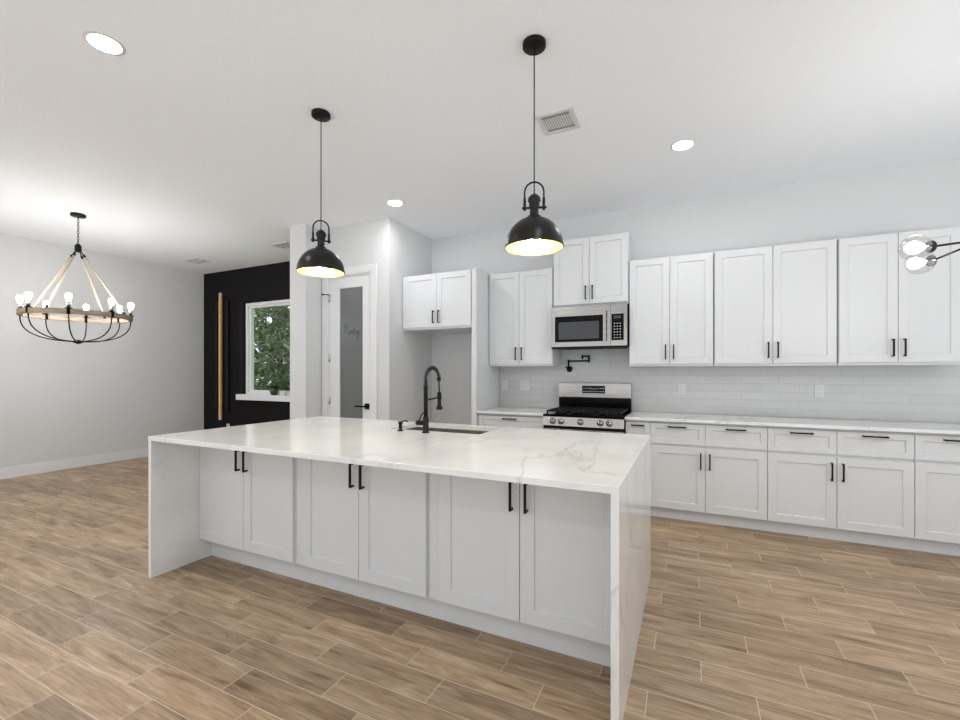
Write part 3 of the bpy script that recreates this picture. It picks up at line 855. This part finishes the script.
# ------------------------------------------------------------------ dining chandelier
cx_, cy_ = -6.04, 2.44; RZ = 1.945; RR = .452
ch = thing('chandelier', 'wooden ring chandelier with tan rope straps and eight bulbs', 'chandelier', (cx_, cy_, ZC))
zz = lambda z: z-ZC
b = B(); lathe(b, [(.0, -.028), (.062, -.028), (.066, -.02), (.066, -.0005)], seg=32); obj('canopy', b, 'black', ch)
b = B(); z = -.028; k = 0
while z > zz(2.735):
    pts = []
    for i in range(10):
        a = 2*PI*i/10; u, v_ = .009*math.cos(a), .020*math.sin(a)
        pts.append((u, 0, z-.018+v_) if k % 2 == 0 else (0, u, z-.018+v_))
    tube(b, pts, .0026, 6, closed=True); z -= .031; k += 1
obj('chain', b, 'black', ch)
b = B(); lathe(b, [(.0, zz(2.74)), (.012, zz(2.735)), (.03, zz(2.715)), (.03, zz(2.655)), (.02, zz(2.645)), (.0, zz(2.64))], seg=20); obj('top_hub', b, 'black', ch)
b = B(); seg = 72; prof = [(RR-.014, -.026), (RR+.014, -.026), (RR+.014, .026), (RR-.014, .026)]
rings = [[b.verts.new((r*math.cos(2*PI*k/seg), r*math.sin(2*PI*k/seg), zz(RZ)+h_)) for r, h_ in prof] for k in range(seg)]
for k in range(seg):
    a, c_ = rings[k], rings[(k+1) % seg]
    for j in range(4): b.faces.new([a[j], c_[j], c_[(j+1) % 4], a[(j+1) % 4]])
obj('ring', b, 'ring', ch)
A0 = math.radians(14)
for q in range(4):
    a = A0+math.radians(22.5)+q*PI/2
    p0 = Vector((.03*math.cos(a), .03*math.sin(a), zz(2.65))); p1 = Vector(((RR)*math.cos(a), (RR)*math.sin(a), zz(RZ+.026)))
    d = (p1-p0).normalized()
    b = B(); tube(b, [p0+d*.055, p0+(p1-p0)*.5+Vector((0, 0, -.004)), p1-d*.01], .0095, 8)
    st = obj('strap', b, 'rope', ch)
    b = B(); tube(b, [p0, p0+d*.06], .006, 8); cyl(b, p0+d*.045, p0+d*.07, .0125, 10); cyl(b, p1-d*.03, p1, .0125, 10)
    obj('strap_clip', b, 'black', st)
for q in range(8):
    a = A0+q*PI/4; ca, sa = math.cos(a), math.sin(a)
    P3 = lambda r, z: (r*ca, r*sa, zz(z))
    b = B(); pts = []
    for i in range(17):
        t = i/16
        r = RR*math.cos(t*PI/2)**.8 if i < 16 else .0
        pts.append(P3(max(r, .012), 1.665+(RZ-.02-1.665)*(1-math.sin(t*PI/2)**.75)))
    tube(b, pts, .0062, 8)
    b2 = b; box_c = Vector(P3(RR, RZ))
    arm = obj('arm', b, 'black', ch)
    b = B()
    lathe(b, [(.020, zz(RZ-.028)), (.020, zz(RZ+.029)), (.030, zz(RZ+.030)), (.032, zz(RZ+.036)), (.014, zz(RZ+.04)), (.014, zz(RZ+.048))], (RR*ca, RR*sa, 0), seg=16)
    obj('candle_cup', b, 'black', arm)
    b = B(); lathe(b, [(.0165, zz(RZ+.048)), (.0165, zz(RZ+.098)), (.013, zz(RZ+.10))], (RR*ca, RR*sa, 0), seg=16)
    obj('socket', b, 'chrome', arm)
    b = B(); lathe(b, [(.012, zz(RZ+.10)), (.017, zz(RZ+.112)), (.026, zz(RZ+.142)), (.026, zz(RZ+.158)), (.018, zz(RZ+.176)), (.0, zz(RZ+.184))], (RR*ca, RR*sa, 0), seg=18)
    obj('bulb', b, 'bulb', arm)
b = B(); lathe(b, [(.0, zz(1.635)), (.012, zz(1.64)), (.05, zz(1.657)), (.05, zz(1.670)), (.02, zz(1.68)), (.0, zz(1.69))], seg=24); obj('bottom_hub', b, 'black', ch)

# ------------------------------------------------------------------ glass globe chandelier (right edge)
gx, gy, gz = 1.324, 3.03, 1.985
gc = thing('globe_chandelier', 'clear glass globe chandelier with thin dark arms at the right edge', 'chandelier', (gx, gy, ZC))
G = Vector((gx, gy, ZC))
b = B(); lathe(b, [(.0, -.025), (.06, -.025), (.065, -.02), (.065, -.0005)], seg=28); obj('canopy', b, 'black', gc)
b = B(); cyl(b, (0, 0, -.025), (0, 0, gz-ZC+.02), .007, 12); obj('stem', b, 'black', gc)
b = B(); lathe(b, [(.0, -.035), (.02, -.03), (.026, 0), (.02, .03), (.0, .035)], (0, 0, gz-ZC), seg=18); obj('hub', b, 'black', gc)
ends = [(Vector((1.100, 2.960, 1.957)), Vector((1.026, 2.925, 1.952))),
        (Vector((1.205, 3.235, 1.938)), Vector((1.150, 3.215, 1.930)))]
for ang, dz in ((20, .02), (-60, -.05), (52, .05)):
    d = Vector((math.cos(math.radians(ang)), math.sin(math.radians(ang)), dz))
    ends.append((Vector((gx, gy, gz))+d*.24, Vector((gx, gy, gz))+d*.322))
for s, c_ in ends:
    ax = (c_-s).normalized(); s_ = s-G; cc = c_-G; hub = Vector((0, 0, gz-ZC))
    b = B(); tube(b, [hub, s_], .0055, 10); arm = obj('arm', b, 'black', gc)
    b = B(); lathe(b, [(.006, -.004), (.030, .0), (.032, .006), (.020, .010), (.018, .035), (.0, .037)], s_, ax, 18); obj('socket', b, 'bronze', arm)
    R = .063; L0 = (c_-s).length; prof = []
    for i in range(15):
        a = math.radians(-62)+math.radians(152)*i/14
        prof.append((max(R*math.cos(a), 0) if i < 14 else 0, L0+R*math.sin(a)))
    b = B(); lathe(b, prof, s_, ax, 32, cap0=False, cap1=False); obj('globe', b, 'clear', arm)
    b = B(); lathe(b, [(.0, .038), (.012, .039), (.022, .060), (.031, .085), (.028, .104), (.0, .116)], s_, ax, 16); obj('bulb', b, 'gbulb', arm)

# ------------------------------------------------------------------ outdoors
struct('ground', bx(-40, 10, YB+.16, 45, -.35, -.2), 'lawn', 'green ground under the trees outside', 'ground')
def crown_mesh(seed, mat, zlo, zhi, rad, nclump, nleaf, ls):
    r = random.Random(seed); b = B()
    for _ in range(nclump):
        t = r.random(); zc = zlo+(zhi-zlo)*t
        rr = rad*math.sin(PI*min(.96, .18+t*.8))**.7*r.random()**.5; a = r.uniform(0, 2*PI)
        cc = Vector((rr*math.cos(a), rr*math.sin(a), zc)); cr = rad*r.uniform(.16, .34)
        for _ in range(nleaf):
            v_ = Vector((r.gauss(0, 1), r.gauss(0, 1), r.gauss(0, .8))).normalized()*cr*r.random()**.4
            p = cc+v_
            n1 = Vector((r.gauss(0, 1), r.gauss(0, 1), r.gauss(0, 1))).normalized()
            n2 = n1.orthogonal().normalized(); s_ = ls*r.uniform(.6, 1.3)
            q = [p-n1*s_, p+n2*s_*.45, p+n1*s_, p-n2*s_*.45]
            b.faces.new([b.verts.new(x) for x in q])
    me = bpy.data.meshes.new('crown'); b.to_mesh(me); b.free(); me.materials.append(M[mat]); return me
def trunk_mesh(h, r0, seed):
    r = random.Random(seed); b = B()
    pts = [(r.uniform(-.06, .06)*i/6, r.uniform(-.06, .06)*i/6, h*i/6) for i in range(7)]
    tube(b, pts, [r0*(1-.1*i) for i in range(7)], 10)
    for i in range(7):
        a = r.uniform(0, 2*PI); z = h*(.2+.1*i); p = Vector((0, 0, z))
        tube(b, [p, p+Vector((math.cos(a)*.5, math.sin(a)*.5, .35)), p+Vector((math.cos(a)*1.0, math.sin(a)*1.0, .55))], [r0*.35, r0*.22, r0*.08], 6)
    me = bpy.data.meshes.new('trunk'); b.to_mesh(me); b.free(); me.materials.append(M['bark']); return me
kinds = [(crown_mesh(11, 'leaf', .2, 6.5, 1.25, 130, 46, .10), trunk_mesh(5.6, .13, 1), 'leafy green tree in the woods seen through the window'),
         (crown_mesh(12, 'leaf2', .2, 7.5, 1.2, 130, 46, .09), trunk_mesh(6.6, .11, 2), 'pale green tree in the woods seen through the window')]
rt = random.Random(5)
for i in range(24):
    rowi = i % 3
    x = -21+(i//3)*3.4+(0, 1.6, .6)[rowi]+rt.uniform(-.12, .12)-(0, 3, 7)[rowi]; y = (9.8, 13.2, 16.8)[rowi]+rt.uniform(-.1, .1)
    cm, tm, lab = kinds[(i*7+rowi) % 2]
    t = thing('tree', lab, 'tree', (x, y, -.2), 'trees outside the window')
    t.rotation_euler = (0, 0, rt.uniform(0, 6.28)); s_ = rt.uniform(.92, 1.05); t.scale = (s_, s_, s_)
    for nm, me in (('trunk', tm), ('crown', cm)):
        o = bpy.data.objects.new(nm, me); C.objects.link(o); o.parent = t
